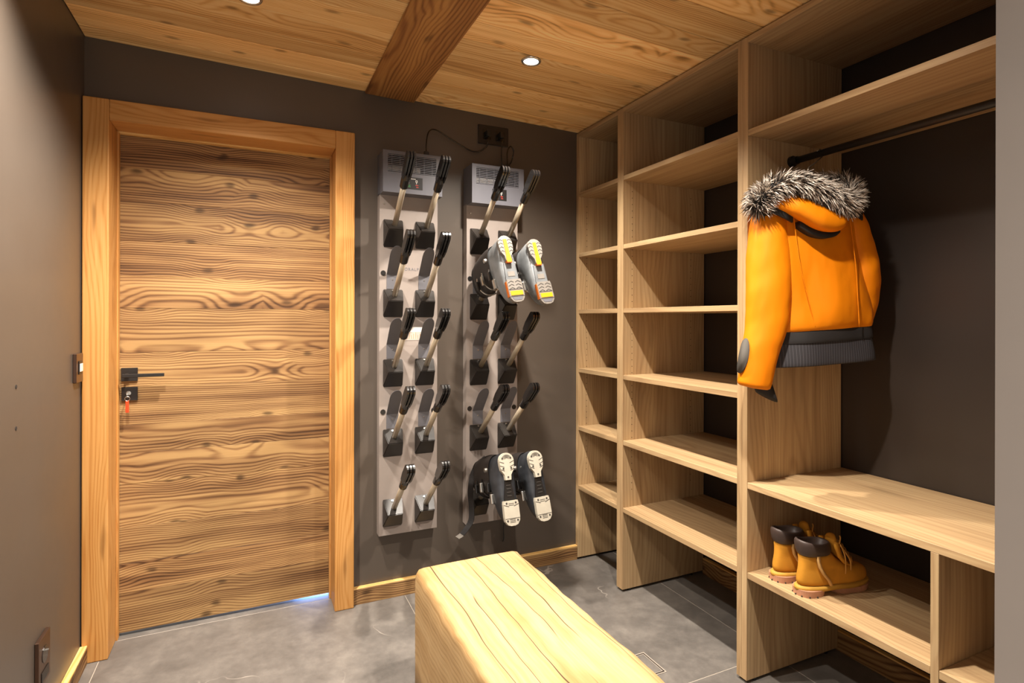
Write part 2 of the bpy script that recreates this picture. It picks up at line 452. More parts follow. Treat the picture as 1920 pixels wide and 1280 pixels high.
hd = box('handle_rose', (.101, YD - .009, 1.074), (.160, YD, 1.130), M['dark_metal'], D, .0012)
bm = bmesh.new(); cylm(bm, (.124, YD - .009, 1.1), (.124, YD - .05, 1.1), .009, .009, 14); bxm(bm, (.112, YD - .058, 1.0935), (.262, YD - .046, 1.1075), .0015)
for v in bm.verts: v.co -= Vector((.13, YD - .02, 1.1))
mk('lever', bm, M['dark_metal'], hd, (.13, YD - .02, 1.1))
kr = box('key_rose', (.1025, YD - .009, .992), (.160, YD, 1.049), M['dark_metal'], D, .0012)
kc = (.129, YD - .009, 1.024)
bm = bmesh.new(); cylm(bm, (0, 0, 0), (0, -.005, 0), .0095, .009, 16); bxm(bm, (-.0012, -.022, -.006), (.0012, -.005, .006)); 
cylm(bm, (-.001, -.030, -.006), (.001, -.030, -.006), .0105, .0105, 16)
mk('key', bm, M['chrome'], kr, kc)
bm = bmesh.new(); tubem(bm, [(math.sin(q) * .009, -.030, -.020 + math.cos(q) * .009) for q in [2 * math.pi * i / 14 for i in range(15)]], .0011, 6)
mk('key_ring', bm, M['chrome'], kr, kc)
mk('key_tag', bxm(bmesh.new(), (-.006, -.0335, -.078), (.006, -.0285, -.028), .002, 2), M['red'], kr, kc)

# daylight in the space beyond the door, leaking under the leaf
ld = bpy.data.lights.new('daylight_beyond_door', 'AREA'); ld.energy = 7; ld.color = (.2, .4, 1); ld.shape = 'RECTANGLE'; ld.size = .2; ld.size_y = .3
lo = bpy.data.objects.new('daylight_beyond_door', ld); COL.objects.link(lo); lo.location = (.93, .45, .1); lo.rotation_euler = (math.radians(-78), 0, 0)

# baseboards
def bboard(name, lo, hi, ax, label):
    body = box(name, lo, (hi[0], hi[1], hi[2] - .007), M['bb_' + ax], None, .0012); tag(body, label, 'baseboard', kind='structure')
    box('sawn_top_edge', (lo[0], lo[1], hi[2] - .007), hi, M['bbt_' + ax], body, .001)
bboard('baseboard_back', (XB + .001, -.022, 0), (XS - .001, -.0005, .078), 'x', 'old wood baseboard with pale sawn top under the boot dryers')
bboard('baseboard_left', (.0005, -2.39, 0), (.0235, -.046, .072), 'y', 'old wood baseboard with pale top along the switch wall')
bboard('baseboard_right', (XW - .021, -2.37, 0), (XW, -.45, .085), 'y', 'dark old wood baseboard behind the shelving')

# ================================================================== SHELVING
T = .0235; TS = .022; ZT = H_R - .006; ZB0 = .012
LV = [2.045, 1.708, 1.394, 1.067, .745, .415]
def side(u, y0, y1, holes):
    p = box('side_panel', (XS, y0, ZB0), (XW - .004, y1, ZT), M['lam_z'], u, .0008)
    if holes:
        bm = bmesh.new(); zz = .5
        while zz < 2.0:
            for xo in (.055, .43): cylm(bm, (XS + xo, y0 + .0004, zz), (XS + xo, y0 - .0003, zz), .0023, .0023, 6)
            zz += .032
        c = Vector(p.location) + WLOC[u.name]
        for v in bm.verts: v.co -= c
        tag(mk('shelf_pin_holes', bm, M['hole'], p, c), kind='stuff')
    return p
def feet(u, ys):
    for yy in ys:
        for xx in (XS + .05, XW - .08):
            mk('foot', cylm(bmesh.new(), (0, 0, 0), (0, 0, ZB0), .009, .009, 10), M['black'], u, (xx, yy, 0))
def unit(yA, yB, label, levels, holes):
    u = empty('shelving_unit', ((XS + XW) / 2, (yA + yB) / 2, 0)); tag(u, label, 'shelving', 'open oak shelving units along the wall')
    side(u, yA - T, yA, holes); side(u, yB, yB + T, False)
    box('top_panel', (XS, yB + T, ZT - TS), (XW - .004, yA - T, ZT), M['lam_y'], u, .0008)
    for z in levels: box('shelf', (XS + .002, yB + T + .0005, z - TS), (XW - .004, yA - T - .0005, z), M['lam_y'], u, .0008)
    feet(u, (yA - T / 2, yB + T / 2)); return u
Y2, Y3 = -.3923, -1.1544
unit(-.0015, Y2 - T + .0002, 'narrow open oak-look shelving unit in the corner beside the boot dryers', LV, True)
unit(Y2 - T, Y3 - T + .0002, 'wide open oak-look shelving unit with six empty shelves', LV, True)
u3 = empty('wardrobe_unit', ((XS + XW) / 2, (Y3 - 2.39) / 2, 0)); tag(u3, 'open oak-look wardrobe unit with hanging rail and bench shelf', 'shelving', 'open oak shelving units along the wall')
yA, yB = Y3 - T, -2.385
side(u3, yA - T, yA, False); side(u3, yB, yB + T, False)
box('top_panel', (XS, yB + T, ZT - TS), (XW - .004, yA - T, ZT), M['lam_y'], u3, .0008)
for z in (2.037, .741): box('shelf', (XS + .001, yB + T + .0005, z - TS), (XW - .004, yA - T - .0005, z), M['lam_y'], u3, .0008)
yD0, yD1 = -1.8142, -1.8345
box('divider', (XS + .001, yD1, ZB0), (XW - .004, yD0, .741 - TS - .0003), M['lam_z'], u3, .0008)
box('shelf', (XS + .002, yD0 + .0005, .411 - TS), (XW - .004, yA - T - .0005, .411), M['lam_y'], u3, .0008)
box('shelf', (XS + .002, yB + T + .0005, .411 - TS), (XW - .004, yD1 - .0005, .411), M['lam_y'], u3, .0008)
feet(u3, (yA - T / 2, yB + T / 2, (yD0 + yD1) / 2))
XR, ZR = 2.478, 1.945
bm = tubem(bmesh.new(), [(0, 0, 0), (0, yB - yA + 2 * T + .002, 0)], .0125, 16)
rail = mk('hanging_rail', bm, M['dark_metal'], u3, (XR, yA - T - .001, ZR), smooth=True)
for yy, s in ((yA - T - .0005, -1), (yB + T + .0005, 1)):
    bm = tubem(bmesh.new(), [(0, 0, 0), (0, s * .012, 0), (0, s * .014, 0), (0, s * .03, 0)], [.021, .021, .0165, .0155], 18)
    mk('rail_socket', bm, M['black'], u3, (XR, yy, ZR))

# ================================================================== BOOT DRYERS
PN = Vector((0, -.76, .65)).normalized()          # direction of the drying poles
PT = Vector((0, -PN.z, PN.y))                    # perpendicular, downwards and out
RW = .283
def make_head():
    bm = bmesh.new()
    rr_ = [(.0, .0145), (.006, .0185), (.05, .0195), (.075, .0165)]
    tubem(bm, [PN * s for s, _ in rr_], [r for _, r in rr_], 14)
    for xo in (-.0135, 0, .0135):
        out = []
        L0, L1, w = .055, .185, .0225
        pts = [(L0, -.014), (L0 + .04, -w), (L1 - .02, -w)]
        for q in range(9):
            an = -math.pi / 2 + math.pi * q / 8
            pts.append((L1 - .02 + math.cos(an) * .021, math.sin(an) * w))
        pts += [(L1 - .02, w), (L0 + .04, w), (L0, .014)]
        prismm(bm, pts, xo - .0042, xo + .0042, lambda s, q, x: Vector((x, 0, 0)) + PN * s + PT * q)
    bm2 = bm
    tubem(bm2, [PN * .07, PN * .16], .009, 8)
    me = bpy.data.meshes.new('pole_head'); bmesh.ops.recalc_face_normals(bm2, faces=bm2.faces[:]); bm2.to_mesh(me); bm2.free()
    me.materials.append(M['gloss_black']); return me
HEAD = make_head()
def rack(X0, dz, label, boots_rows):
    t = empty('boot_dryer_rack', (X0 + RW / 2, 0, .315 + dz)); tag(t, label, 'boot dryer', 'wall mounted boot dryers')
    z0, z1 = .315 + dz, 1.93 + dz
    bm = bmesh.new()
    bxm(bm, (X0, -.05, z0), (X0 + RW, -.0485, z1))
    bxm(bm, (X0, -.0485, z0), (X0 + .0015, -.0005, z1)); bxm(bm, (X0 + RW - .0015, -.0485, z0), (X0 + RW, -.0005, z1))
    bxm(bm, (X0 + .0015, -.0485, z0), (X0 + RW - .0015, -.0005, z0 + .0015))
    c = Vector((X0 + RW / 2, -.03, (z0 + z1) / 2))
    for v in bm.verts: v.co -= c
    panel = mk('back_panel', bm, M['rack'], t, c)
    for (px, pz) in ((.018, 1.556), (.018, .900), (RW - .018, .893)):
        mk('round_plug', cylm(bmesh.new(), (0, 0, 0), (0, -.003, 0), .0125, .0115, 18), M['black'], panel, (X0 + px, -.05, pz + dz))
    for (px, pz) in ((.02, 1.885), (RW - .02, 1.885)):
        mk('screw', cylm(bmesh.new(), (0, 0, 0), (0, -.003, 0), .005, .0035, 10), M['chrome'], panel, (X0 + px, -.05, pz + dz))
    # heater
    hz0, hz1, hd_ = 1.925 + dz, 2.118 + dz, .125
    bm = bmesh.new(); xa, xb = X0, X0 + RW
    gz0, gz1, gx0, gx1 = hz1 - .098, hz1 - .016, xa + .022, xb - .03
    bxm(bm, (xa, -hd_, hz0), (xb, -.002, hz0 + .003)); bxm(bm, (xa, -hd_, hz1 - .003), (xb, -.002, hz1))
    bxm(bm, (xa, -hd_, hz0 + .003), (xa + .003, -.002, hz1 - .003)); bxm(bm, (xb - .003, -hd_, hz0 + .003), (xb, -.002, hz1 - .003))
    bxm(bm, (xa + .003, -hd_, hz0 + .003), (xb - .003, -hd_ + .003, gz0)); bxm(bm, (xa + .003, -hd_, gz1), (xb - .003, -hd_ + .003, hz1 - .003))
    bxm(bm, (xa + .003, -hd_, gz0), (gx0, -hd_ + .003, gz1)); bxm(bm, (gx1, -hd_, gz0), (xb - .003, -hd_ + .003, gz1))
    c = Vector((X0 + RW / 2, -.06, (hz0 + hz1) / 2))
    for v in bm.verts: v.co -= c
    hb = mk('heater_housing', bm, M['heater'], t, c)
    n = 10
    for i in range(n):
        zz = gz0 + (i + .5) * (gz1 - gz0) / n
        box('grille_slat', (gx0, -hd_ + .0004, zz - .0019), (gx1, -hd_ + .0026, zz + .0019), M['heater'], hb)
    for i in range(6):
        xx = gx0 + (i + .5) * (gx1 - gx0) / 6
        box('grille_bar', (xx - .0014, -hd_ + .0026, gz0), (xx + .0014, -hd_ + .0045, gz1), M['heater'], hb)
    box('inner_chamber', (gx0 - .004, -.05, gz0 - .02), (gx1 + .004, -.045, gz1 + .004), M['hole'], hb)
    mk('fan_drum', tubem(bmesh.new(), [(0, 0, 0), (.155, 0, 0)], .021, 18), M['fan'], hb, (gx0, -hd_ + .028, gz0 + .018))
    cp = box('control_panel', (X0 + .108, -hd_ - .0012, hz0 + .022), (X0 + .186, -hd_ - .0001, hz0 + .078), M['black'], hb, .0004)
    yy = -hd_ - .0018
    def mark(x0, z0_, x1, z1_, mt): box('mark', (X0 + x0, yy, hz0 + z0_), (X0 + x1, yy + .0005, hz0 + z1_), M[mt], cp)
    for q in range(5): mark(.124 + q * .006, .068, .128 + q * .006, .0715, 'white')
    mark(.152, .056, .154, .064, 'white'); mark(.159, .056, .161, .064, 'white'); mark(.152, .063, .161, .065, 'white'); mark(.153, .054, .160, .056, 'white'); mark(.155, .048, .158, .052, 'white')
    mark(.117, .050, .122, .053, 'white'); mark(.119, .046, .121, .058, 'white')
    mark(.117, .038, .127, .041, 'ledg'); mark(.117, .031, .128, .034, 'ledg')
    mark(.152, .040, .165, .043, 'ledr'); mark(.155, .031, .166, .034, 'ledr')
    # poles
    info = {}
    for r in range(5):
        zt = 1.8115 - .331 * r + dz
        for ci, cx in enumerate((.0635, .2175)):
            x = X0 + cx
            bm = bmesh.new()
            V = [bm.verts.new(p) for p in ((-.047, 0, .067), (.047, 0, .067), (.047, 0, -.067), (-.047, 0, -.067), (-.034, -.07, .010), (.034, -.07, .010))]
            for f in ((0, 1, 5, 4), (4, 5, 2, 3), (0, 4, 3), (1, 2, 5), (0, 3, 2, 1)): bm.faces.new([V[i] for i in f])
            bmesh.ops.bevel(bm, geom=bm.edges[:], offset=.003, segments=2, affect='EDGES')
            soc = mk('pole_socket', bm, M['wedge'], t, (x, -.0502, zt - .067))
            mk('screw', cylm(bmesh.new(), (0, 0, 0), (0, -.003, .003), .005, .0045, 10), M['chrome'], soc, (x - .004, -.063, zt - .009))
            base = Vector((x, -.083, zt - .036))
            pole = mk('drying_pole', tubem(bmesh.new(), [PN * -.012, PN * .235], .0128, 16), M['alu'], t, base, smooth=False)
            for p in pole.data.polygons: p.use_smooth = len(p.vertices) == 4
            h = bpy.data.objects.new('pole_head', HEAD); COL.objects.link(h); reg(h, pole, base + PN * .222)
            info[(r, ci)] = base
            if r in (1, 2, 3):
                bm = bmesh.new(); w0, w1 = -.030, .026; prof = []
                rows = [(0, 0, .0, 1), (0, .068, 0, 1)] + [(s * .105, .068 + s * .125, 0, 1) for s in (.25, .5, .7)]
                grid = []
                for (o_, zz, _, _) in rows: grid.append([(w0, o_, zz), ((w0 + w1) / 2, o_, zz), (w1, o_, zz)])
                for an in (.35, .7, 1.05, 1.35):
                    s = .7 + .3 * math.sin(an); hw = (w1 - w0) / 2 * math.cos(an); cxm = (w0 + w1) / 2
                    grid.append([(cxm - hw, s * .105, .068 + s * .125), (cxm, s * .105, .068 + s * .125), (cxm + hw, s * .105, .068 + s * .125)])
                for d_ in (0, .0016):
                    pass
                rings = []
                for g in grid:
                    a_ = [Vector((x_, -o_ - .0015, z_)) for x_, o_, z_ in g]; b_ = [Vector((x_, -o_, z_ + .0005)) for x_, o_, z_ in g[::-1]]
                    rings.append(a_ + b_)
                loftm(bm, rings)
                fl_ = mk('deflector_flap', bm, M['flap'], t, (x, -.0505, zt + .001))
                mk('screw', cylm(bmesh.new(), (0, 0, 0), (0, -.002, 0), .003, .0025, 8), M['chrome'], fl_, (x - .002, -.052, zt + .045))
    return t, info
R1, I1 = rack(1.1434, 0, 'grey boot dryer with ten empty poles, beside the door frame', ())
R2, I2 = rack(1.5791, -.012, 'grey boot dryer with ski boots on its poles, beside the corner shelving', ())
# lettering and label on the first dryer
fc = bpy.data.curves.new('lettering', 'FONT'); fc.body = 'ORALP'; fc.size = .0195; fc.extrude = .0002; fc.space_character = 1.25
fo = bpy.data.objects.new('lettering', fc); COL.objects.link(fo); dg = bpy.context.evaluated_depsgraph_get()
me = bpy.data.meshes.new_from_object(fo.evaluated_get(dg)); bpy.data.objects.remove(fo)
me.materials.clear(); me.materials.append(M['heater'])
tx = bpy.data.objects.new('lettering', me); COL.objects.link(tx); reg(tx, R1, (1.262, -.0506, 1.572)); tx.rotation_euler = (math.radians(90), 0, 0)
lb = box('sticker', (1.255, -.0512, 1.237), (1.362, -.0502, 1.300), M['paper'], R1)
box('sticker_header', (1.255, -.0516, 1.277), (1.362, -.0512, 1.300), M['white'], lb)
for q in range(9): box('print_line', (1.265 + q * .0105, -.0515, 1.243), (1.2665 + q * .0105, -.0512, 1.262 + .006 * (q % 3)), M['lace'], lb)

# wall socket and power cords
ws = box('wall_socket', (1.6577, -.009, 2.249), (1.8275, -.0005, 2.347), M['dark_metal'], None, .002); tag(ws, 'black double wall socket with two plugs above the dryers', 'socket')
for i, xx in enumerate((1.705, 1.779)):
    box('socket_insert', (xx - .024, -.0105, 2.272), (xx + .024, -.009, 2.324), M['gloss_black'], ws, .0008)
def cord(name, pts, par, plug):
    o_ = WLOC[par.name]; pts = [Vector(p) - o_ for p in pts]; plug = Vector(plug) - o_
    t = mk(name, tubem(bmesh.new(), smooth_path(pts, 7), .0032, 8), M['gloss_black'], par, o_, smooth=True)
    bm = bmesh.new(); p = Vector(plug); bxm(bm, p + Vector((-.011, -.03, -.016)), p + Vector((.011, 0, .016)), .003, 2)
    mk('plug', bm, M['black'], t, o_)
    e = Vector(pts[-1]); bm = bmesh.new(); bxm(bm, e + Vector((-.012, -.008, -.002)), e + Vector((.012, .008, .03)), .002)
    mk('connector', bm, M['black'], t, o_)
cord('power_cord', [(1.705, -.03, 2.290), (1.703, -.034, 2.262), (1.69, -.03, 2.225), (1.65, -.02, 2.20), (1.60, -.015, 2.205), (1.50, -.02, 2.245), (1.425, -.03, 2.275), (1.382, -.05, 2.255), (1.366, -.06, 2.19), (1.366, -.06, 2.122)], R1, (1.705, -.0108, 2.298))
cord('power_cord', [(1.779, -.03, 2.290), (1.778, -.033, 2.25), (1.779, -.03, 2.17), (1.795, -.03, 2.135), (1.83, -.03, 2.16), (1.845, -.035, 2.22), (1.825, -.04, 2.245), (1.805, -.045, 2.21), (1.803, -.05, 2.15), (1.803, -.055, 2.110)], R2, (1.779, -.0108, 2.298))
t = mk('loose_cable', tubem(bmesh.new(), smooth_path([(1.815, -.02, .40), (1.81, -.02, .30), (1.80, -.018, .25), (1.803, -.015, .19), (1.798, -.012, .17)], 5), .003, 8), M['black'], None, smooth=True)
tag(t, 'thin black cable end hanging below the dryer with ski boots', 'cord')

# switch and socket on the left wall
sw = box('light_switch', (.0005, -.150, 1.098), (.012, -.062, 1.206), M['bronze'], None, .0015); tag(sw, 'bronze light switch plate beside the door frame', 'switch')
box('rocker', (.012, -.125, 1.128), (.015, -.087, 1.178), M['black'], sw, .001); box('white_key', (.015, -.120, 1.138), (.018, -.088, 1.168), M['white'], sw, .001)
sk = box('power_outlet', (.0005, -.545, .195), (.012, -.440, .345), M['bronze'], None, .0015); tag(sk, 'bronze power outlet low on the side wall above the baseboard', 'socket')
mk('outlet_well', cylm(bmesh.new(), (.0121, 0, 0), (.0135, 0, 0), .026, .026, 22), M['gloss_black'], sk, (0, -.492, .285))
mk('earth_pin', cylm(bmesh.new(), (.0135, 0, 0), (.022, 0, 0), .003, .003, 8), M['chrome'], sk, (0, -.492, .297))
box('rocker', (.012, -.525, .21), (.0145, -.46, .24), M['black'], sk, .001)

# ================================================================== BENCH
def bench():
    bm = bmesh.new(); x0, x1, zt = 1.126, 1.532, .452; ya, yb = -.742, -2.16
    ny = 60; rings = []
    def sec(y, inset=0.0):
        pts = []
        def nz(k): return .0022 * math.sin(y * 9.1 + k * 2.3) + .0018 * math.sin(y * 23.7 + k * 4.1) + .0014 * math.sin(y * 61 + k)
        w = x1 - x0
        prof = [(0, 0), (0, .12), (0, .24), (0, .36), (0, .418), (.004, .436), (.014, .448), (.030, zt), (.12, zt + .001), (.2, zt), (.28, zt + .001), (.34, zt), (.384, zt - .001), (.397, .447), (.404, .434), (w, .41), (w, .26), (w, .13), (w, 0)]
        for k, (px, pz) in enumerate(prof):
            a = nz(k * .35)
            X = x0 + px + (a if 0 < k < 18 else a * .3) * (1.0 if k in (5, 6, 13, 14) else .6)
            Z = pz + (nz(k * .3 + 5) * .5 if pz > .4 else 0)
            cx, cz = (x0 + x1) / 2, .22
            pts.append(Vector((cx + (X - cx) * (1 - inset), y, max(0, cz + (Z - cz) * (1 - inset * .8)) if pz > 0 else 0)))
        return pts
    for i in range(ny + 1):
        y = ya + (yb - ya) * i / ny
        rings.append(sec(y))
    def end(dy, ix, iz):
        r = sec(ya - dy); cx = (x0 + x1) / 2; w = (x1 - x0) / 2
        return [Vector((cx + (p.x - cx) * (1 - ix / w), p.y, p.z * (1 - iz / zt) if p.z > 0 else 0)) for p in r]
    rings = [end(-.0002, .034, .016), end(0, .026, .012), end(.004, .014, .006), end(.011, .005, .002), end(.022, 0, 0)] + [r for r in rings if r[0].y < ya - .03]
    c = Vector(((x0 + x1) / 2, (ya + yb) / 2, 0))
    loftm(bm, [[p - c for p in r] for r in rings])
    o = mk('timber_bench', bm, M['bench'], None, c, smooth=True)
    for p in o.data.polygons:
        if len(p.vertices) > 4: p.use_smooth = False
    return o
tag(bench(), 'solid pale squared timber beam used as a bench', 'bench')

# floor hatch in front of the shelving
t = empty('floor_drain', (1.965, -.953, .0)); tag(t, 'small square tiled drain cover set in the floor beside the bench', 'drain')
bm = bmesh.new()
for lo_, hi_ in (((1.89, -1.022, 0), (2.033, -1.018, .0016)), ((1.89, -.888, 0), (2.033, -.884, .0016)), ((1.89, -1.018, 0), (1.894, -.888, .0016)), ((2.029, -1.018, 0), (2.033, -.888, .0016))): bxm(bm, lo_, hi_)
for v in bm.verts: v.co -= Vector((1.965, -.953, 0))
mk('drain_rim', bm, M['grout'], t, (1.965, -.953, .0002))
box('gap', (1.894, -1.018, .0001), (2.029, -.888, .0006), M['hole'], t)
bm = bmesh.new()
for lo_, hi_ in (((1.900, -1.012, 0), (2.023, -1.010, .0014)), ((1.900, -.896, 0), (2.023, -.894, .0014)), ((1.900, -1.010, 0), (1.902, -.896, .0014)), ((2.021, -1.010, 0), (2.023, -.896, .0014))): bxm(bm, lo_, hi_)
for v in bm.verts: v.co -= Vector((1.965, -.953, 0))
mk('inner_rim', bm, M['grout'], t, (1.965, -.953, .0006))
box('tile_insert', (1.902, -1.010, .0006), (2.021, -.896, .0014), M['tile'], t)

# ================================================================== SKI BOOTS
def egg(y0, y1, wh, wt, z, n=28, p=2.3):
    """closed outline, heel at y0, toe at y1"""
    out = []
    for k in range(n):
        a = 2 * math.pi * k / n
        s, c = math.sin(a), math.cos(a)
        yy = (y0 + y1) / 2 + (y1 - y0) / 2 * math.copysign(abs(s) ** (2 / p), s)
        tt = (yy - y0) / (y1 - y0)
        w = wh + (wt - wh) * tt
        out.append(Vector((w * math.copysign(abs(c) ** (2 / p), c), yy, z)))
    return out
BN = Vector((0, -math.cos(math.radians(16)), math.sin(math.radians(16))))   # way the hanging soles face
BT = Vector((0, -BN.z, BN.y))
def ski_boot(style, origin, twist, label, strap=False):
    rot = Matrix((Vector((1, 0, 0)), BT, -BN)).transposed().to_4x4()
    rot = rot @ Matrix.Rotation(twist, 4, 'Z')
    t = bpy.data.objects.new('ski_boot', None); COL.objects.link(t); t.empty_display_size = .05
    t.matrix_world = Matrix.Translation(origin) @ rot
    tag(t, label, 'ski boot')
    def P(name, bm, mat, par=t, smooth=False):
        o = mk(name, bm, mat, None, smooth=smooth); o.parent = par; o.matrix_parent_inverse = Matrix(); o.location = (0, 0, 0); return o
    shell = M['silver'] if style == 0 else M['navy']
    bm = bmesh.new()
    lv = [(-.078, .215, .034, .036, .0), (-.084, .222, .040, .044, .012), (-.087, .224, .044, .050, .03), (-.086, .218, .046, .052, .05),
          (-.083, .200, .047, .050, .068), (-.080, .165, .047, .046, .085), (-.078, .125, .047, .044, .10), (-.076, .095, .046, .044, .12), (-.073, .082, .045, .044, .145)]
    loftm(bm, [egg(a, b, c, d, z) for a, b, c, d, z in lv])
    sh = sub(P('lower_shell', bm, shell, smooth=True), 1)
    bm = bmesh.new()
    cu = [(-.083, .088, .050, .047, .098), (-.086, .092, .053, .050, .125), (-.088, .096, .055, .052, .16), (-.085, .102, .056, .053, .20), (-.080, .108, .057, .054, .25), (-.074, .112, .058, .055, .285)]
    ou = [egg(a, b, c, d, z) for a, b, c, d, z in cu]
    inn = [egg(a + .005, b - .005, c - .005, d - .005, z) for a, b, c, d, z in cu[::-1]]
    loftm(bm, ou + inn + [ou[0]], False, False)
    cuff = sub(P('cuff', bm, M['liner'], smooth=True), 1)
    bm = bmesh.new()
    li = [(-.070, .090, .046, .044, .15), (-.070, .098, .049, .047, .25), (-.068, .104, .051, .048, .315)]
    ou = [egg(a, b, c, d, z) for a, b, c, d, z in li]; inn = [egg(a + .012, b - .012, c - .012, d - .012, z) for a, b, c, d, z in li[::-1]]
    loftm(bm, ou + inn + [ou[0]], False, False)
    P('liner', bm, M['jblack'], smooth=True)
    # pivot rivets and buckles
    for sx in (-1, 1):
        P('pivot', cylm(bmesh.new(), (sx * .045, -.018, .118), (sx * .058, -.018, .118), .012, .010, 14), M['chrome'])
    for bi, (yy, zz, wd) in enumerate(((.135, .075, .05), (.085, .108, .05), (.080, .175, .058), (.086, .235, .060))):
        sx = -1
        bm = bmesh.new(); pts = []
        for q in range(9):
            an = -.3 + (math.pi + .6) * q / 8 * .62
            pts.append((-math.cos(an) * wd, yy - .04 + math.sin(an) * (.065 if bi > 1 else .055), zz + .006 * math.sin(an)))
        tubem(bm, smooth_path(pts, 3), .0042, 6)
        bk = P('buckle', bm, M['chrome'] if style == 0 else M['black'])
        bm = bmesh.new(); c = Vector(pts[2]); bxm(bm, c + Vector((-.010, -.022, -.009)), c + Vector((.004, .022, .009)), .003, 2)
        P('buckle_lever', bm, M['chrome'] if bi % 2 == 0 else M['gloss_black'], bk)
    # soles
    def pad(name, y0, y1, wa, wb, z0, z1, mat, par=t, p=3.0): return P(name, prismm(bmesh.new(), [(v.x, v.y) for v in egg(y0, y1, wa, wb, 0, 32, p)], z0, z1), mat, par)
    def hp(z0, z1, mat, name):   # heel piece: round heel with a narrow tail
        pts = []
        for q in range(15):
            an = math.pi + math.pi * q / 14
            pts.append((.035 * math.cos(an), -.048 + .036 * math.sin(an)))
        pts += [(.034, -.03), (.030, -.008), (.016, .012), (.014, .034), (-.014, .034), (-.016, .012), (-.030, -.008), (-.034, -.03)]
        return P(name, prismm(bmesh.new(), pts, z0, z1), mat)
    sm = M['greysole'] if style == 0 else M['cream']
    h = hp(-.016, .004, sm, 'heel_sole')
    ts = P('toe_sole', prismm(bmesh.new(), [(.033, .122), (.036, .135), (.0365, .19), (.034, .208), (.024, .222), (.010, .227), (-.010, .227), (-.024, .222), (-.034, .208), (-.0365, .19), (-.036, .135), (-.033, .122)], -.016, .004), sm)
    z0, z1 = -.0168, -.0155
    def bar(x0, y0, x1, y1, mat, par, w=.0022):
        d = Vector((x1 - x0, y1 - y0, 0)).normalized(); nn = Vector((-d.y, d.x, 0)) * w / 2
        a, b_ = Vector((x0, y0, 0)), Vector((x1, y1, 0))
        P('tread_groove', prismm(bmesh.new(), [tuple((p)[:2]) for p in (a + nn, a - nn, b_ - nn, b_ + nn)], z0, z1), mat, par)
    G = M['darkgroove']
    if style == 0:
        P('heel_insert', prismm(bmesh.new(), [(-.008, -.066), (.008, -.066), (.009, .0), (.013, .030), (.010, .040), (-.010, .040), (-.013, .030), (-.009, 0)], -.019, -.004), M['yellow'], h)
        P('heel_insert_tip', prismm(bmesh.new(), [(-.0135, .030), (.0135, .030), (.012, .044), (-.012, .044)], -.0185, .004), M['orange'], h)
        P('toe_band', prismm(bmesh.new(), [(-.030, .176), (.030, .176), (.030, .196), (-.030, .196)], -.0175, -.006), M['yellow'], ts)
        P('side_trim', prismm(bmesh.new(), [(-.0385, .13), (-.0355, .13), (-.0355, .20), (-.0385, .20)], -.012, .004), M['orange'], ts)
        for sx in (-1, 1):
            for yy in (-.066, -.05, -.032, -.014): bar(sx * .012, yy + .006, sx * .022, yy, G, h); bar(sx * .022, yy, sx * .034, yy + .008, G, h)
            for yy in (.130, .145, .16): bar(sx * .004, yy + .006, sx * .016, yy, G, ts); bar(sx * .016, yy, sx * .032, yy + .008, G, ts)
        bar(-.034, .169, .034, .169, G, ts); bar(-.034, .201, .034, .201, G, ts)
        P('toe_cap_tread', prismm(bmesh.new(), [(-.026, .205), (.026, .205), (.018, .218), (-.018, .218)], z0, z1), M['heater'], ts)
        P('sole_plate', prismm(bmesh.new(), [(-.024, .04), (.024, .04), (.030, .12), (-.030, .12)], -.004, .01), shell)
        P('stamp', prismm(bmesh.new(), [(-.016, .082), (.018, .082), (.018, .104), (-.016, .104)], -.0052, -.003), M['greysole'])
    else:
        for sx in (-1, 1):
            for yy in (-.045, -.028, -.012): bar(sx * .014, yy + .006, sx * .034, yy - .002, G, h)
            bar(sx * .012, .146, sx * .035, .138, G, ts)
            for (xx, yy, par) in ((.020, -.060, h), (.019, -.016, h), (.022, .132, ts), (.024, .205, ts)):
                P('sole_screw', cylm(bmesh.new(), (sx * xx, yy, -.0172), (sx * xx, yy, -.012), .0042, .0042, 12), G, par)
        P('sole_screw', cylm(bmesh.new(), (0, .022, -.0172), (0, .022, -.012), .0042, .0042, 12), G, h)
        for yy in (.134, .141, .200, .206, .212): bar(-.013, yy, .013, yy, G, ts, .0016)
        bar(-.034, .196, .034, .196, G, ts, .0016)
        for q in range(4):
            P('tread_arc', tubem(bmesh.new(), [(.0 + (.008 + q * .005) * math.cos(a_), -.056 - (.008 + q * .005) * math.sin(a_) * .8, -.0165) for a_ in [math.pi * w / 8 for w in range(9)]], .0009, 5), G, h)
        P('arch_plate', prismm(bmesh.new(), [(-.014, .036), (.014, .036), (.026, .12), (-.026, .12)], -.006, .01), M['black'])
        for yy in (.055, .07, .085, .1): P('arch_rib', prismm(bmesh.new(), [(-.011, yy), (.011, yy), (.011, yy + .003), (-.011, yy + .003)], -.0075, -.005), G)
    if strap:
        Mi = t.matrix_world.inverted()
        wp = [Vector(p) for p in ((1.645, -.15, .66), (1.590, -.14, .60), (1.572, -.13, .50), (1.580, -.125, .42), (1.575, -.13, .35), (1.53, -.14, .30), (1.50, -.145, .285))]
        sp_ = smooth_path(wp, 6); bm = bmesh.new(); rings = []
        for i, p in enumerate(sp_):
            d = (sp_[min(i + 1, len(sp_) - 1)] - sp_[max(i - 1, 0)]).normalized()
            w = Vector((.35, -.9, .1)); w = (w - d * w.dot(d)).normalized() * .019; nn = d.cross(w).normalized() * .0012
            rings.append([Mi @ (p + w + nn), Mi @ (p + w - nn), Mi @ (p - w - nn), Mi @ (p - w + nn)])
        k = len(rings) - 6
        loftm(bm, rings[:k + 1]); st = P('power_strap', bm, M['jblack'])
        bm = bmesh.new(); loftm(bm, rings[k:]); P('strap_tip', bm, M['greysole'], st)
    return t
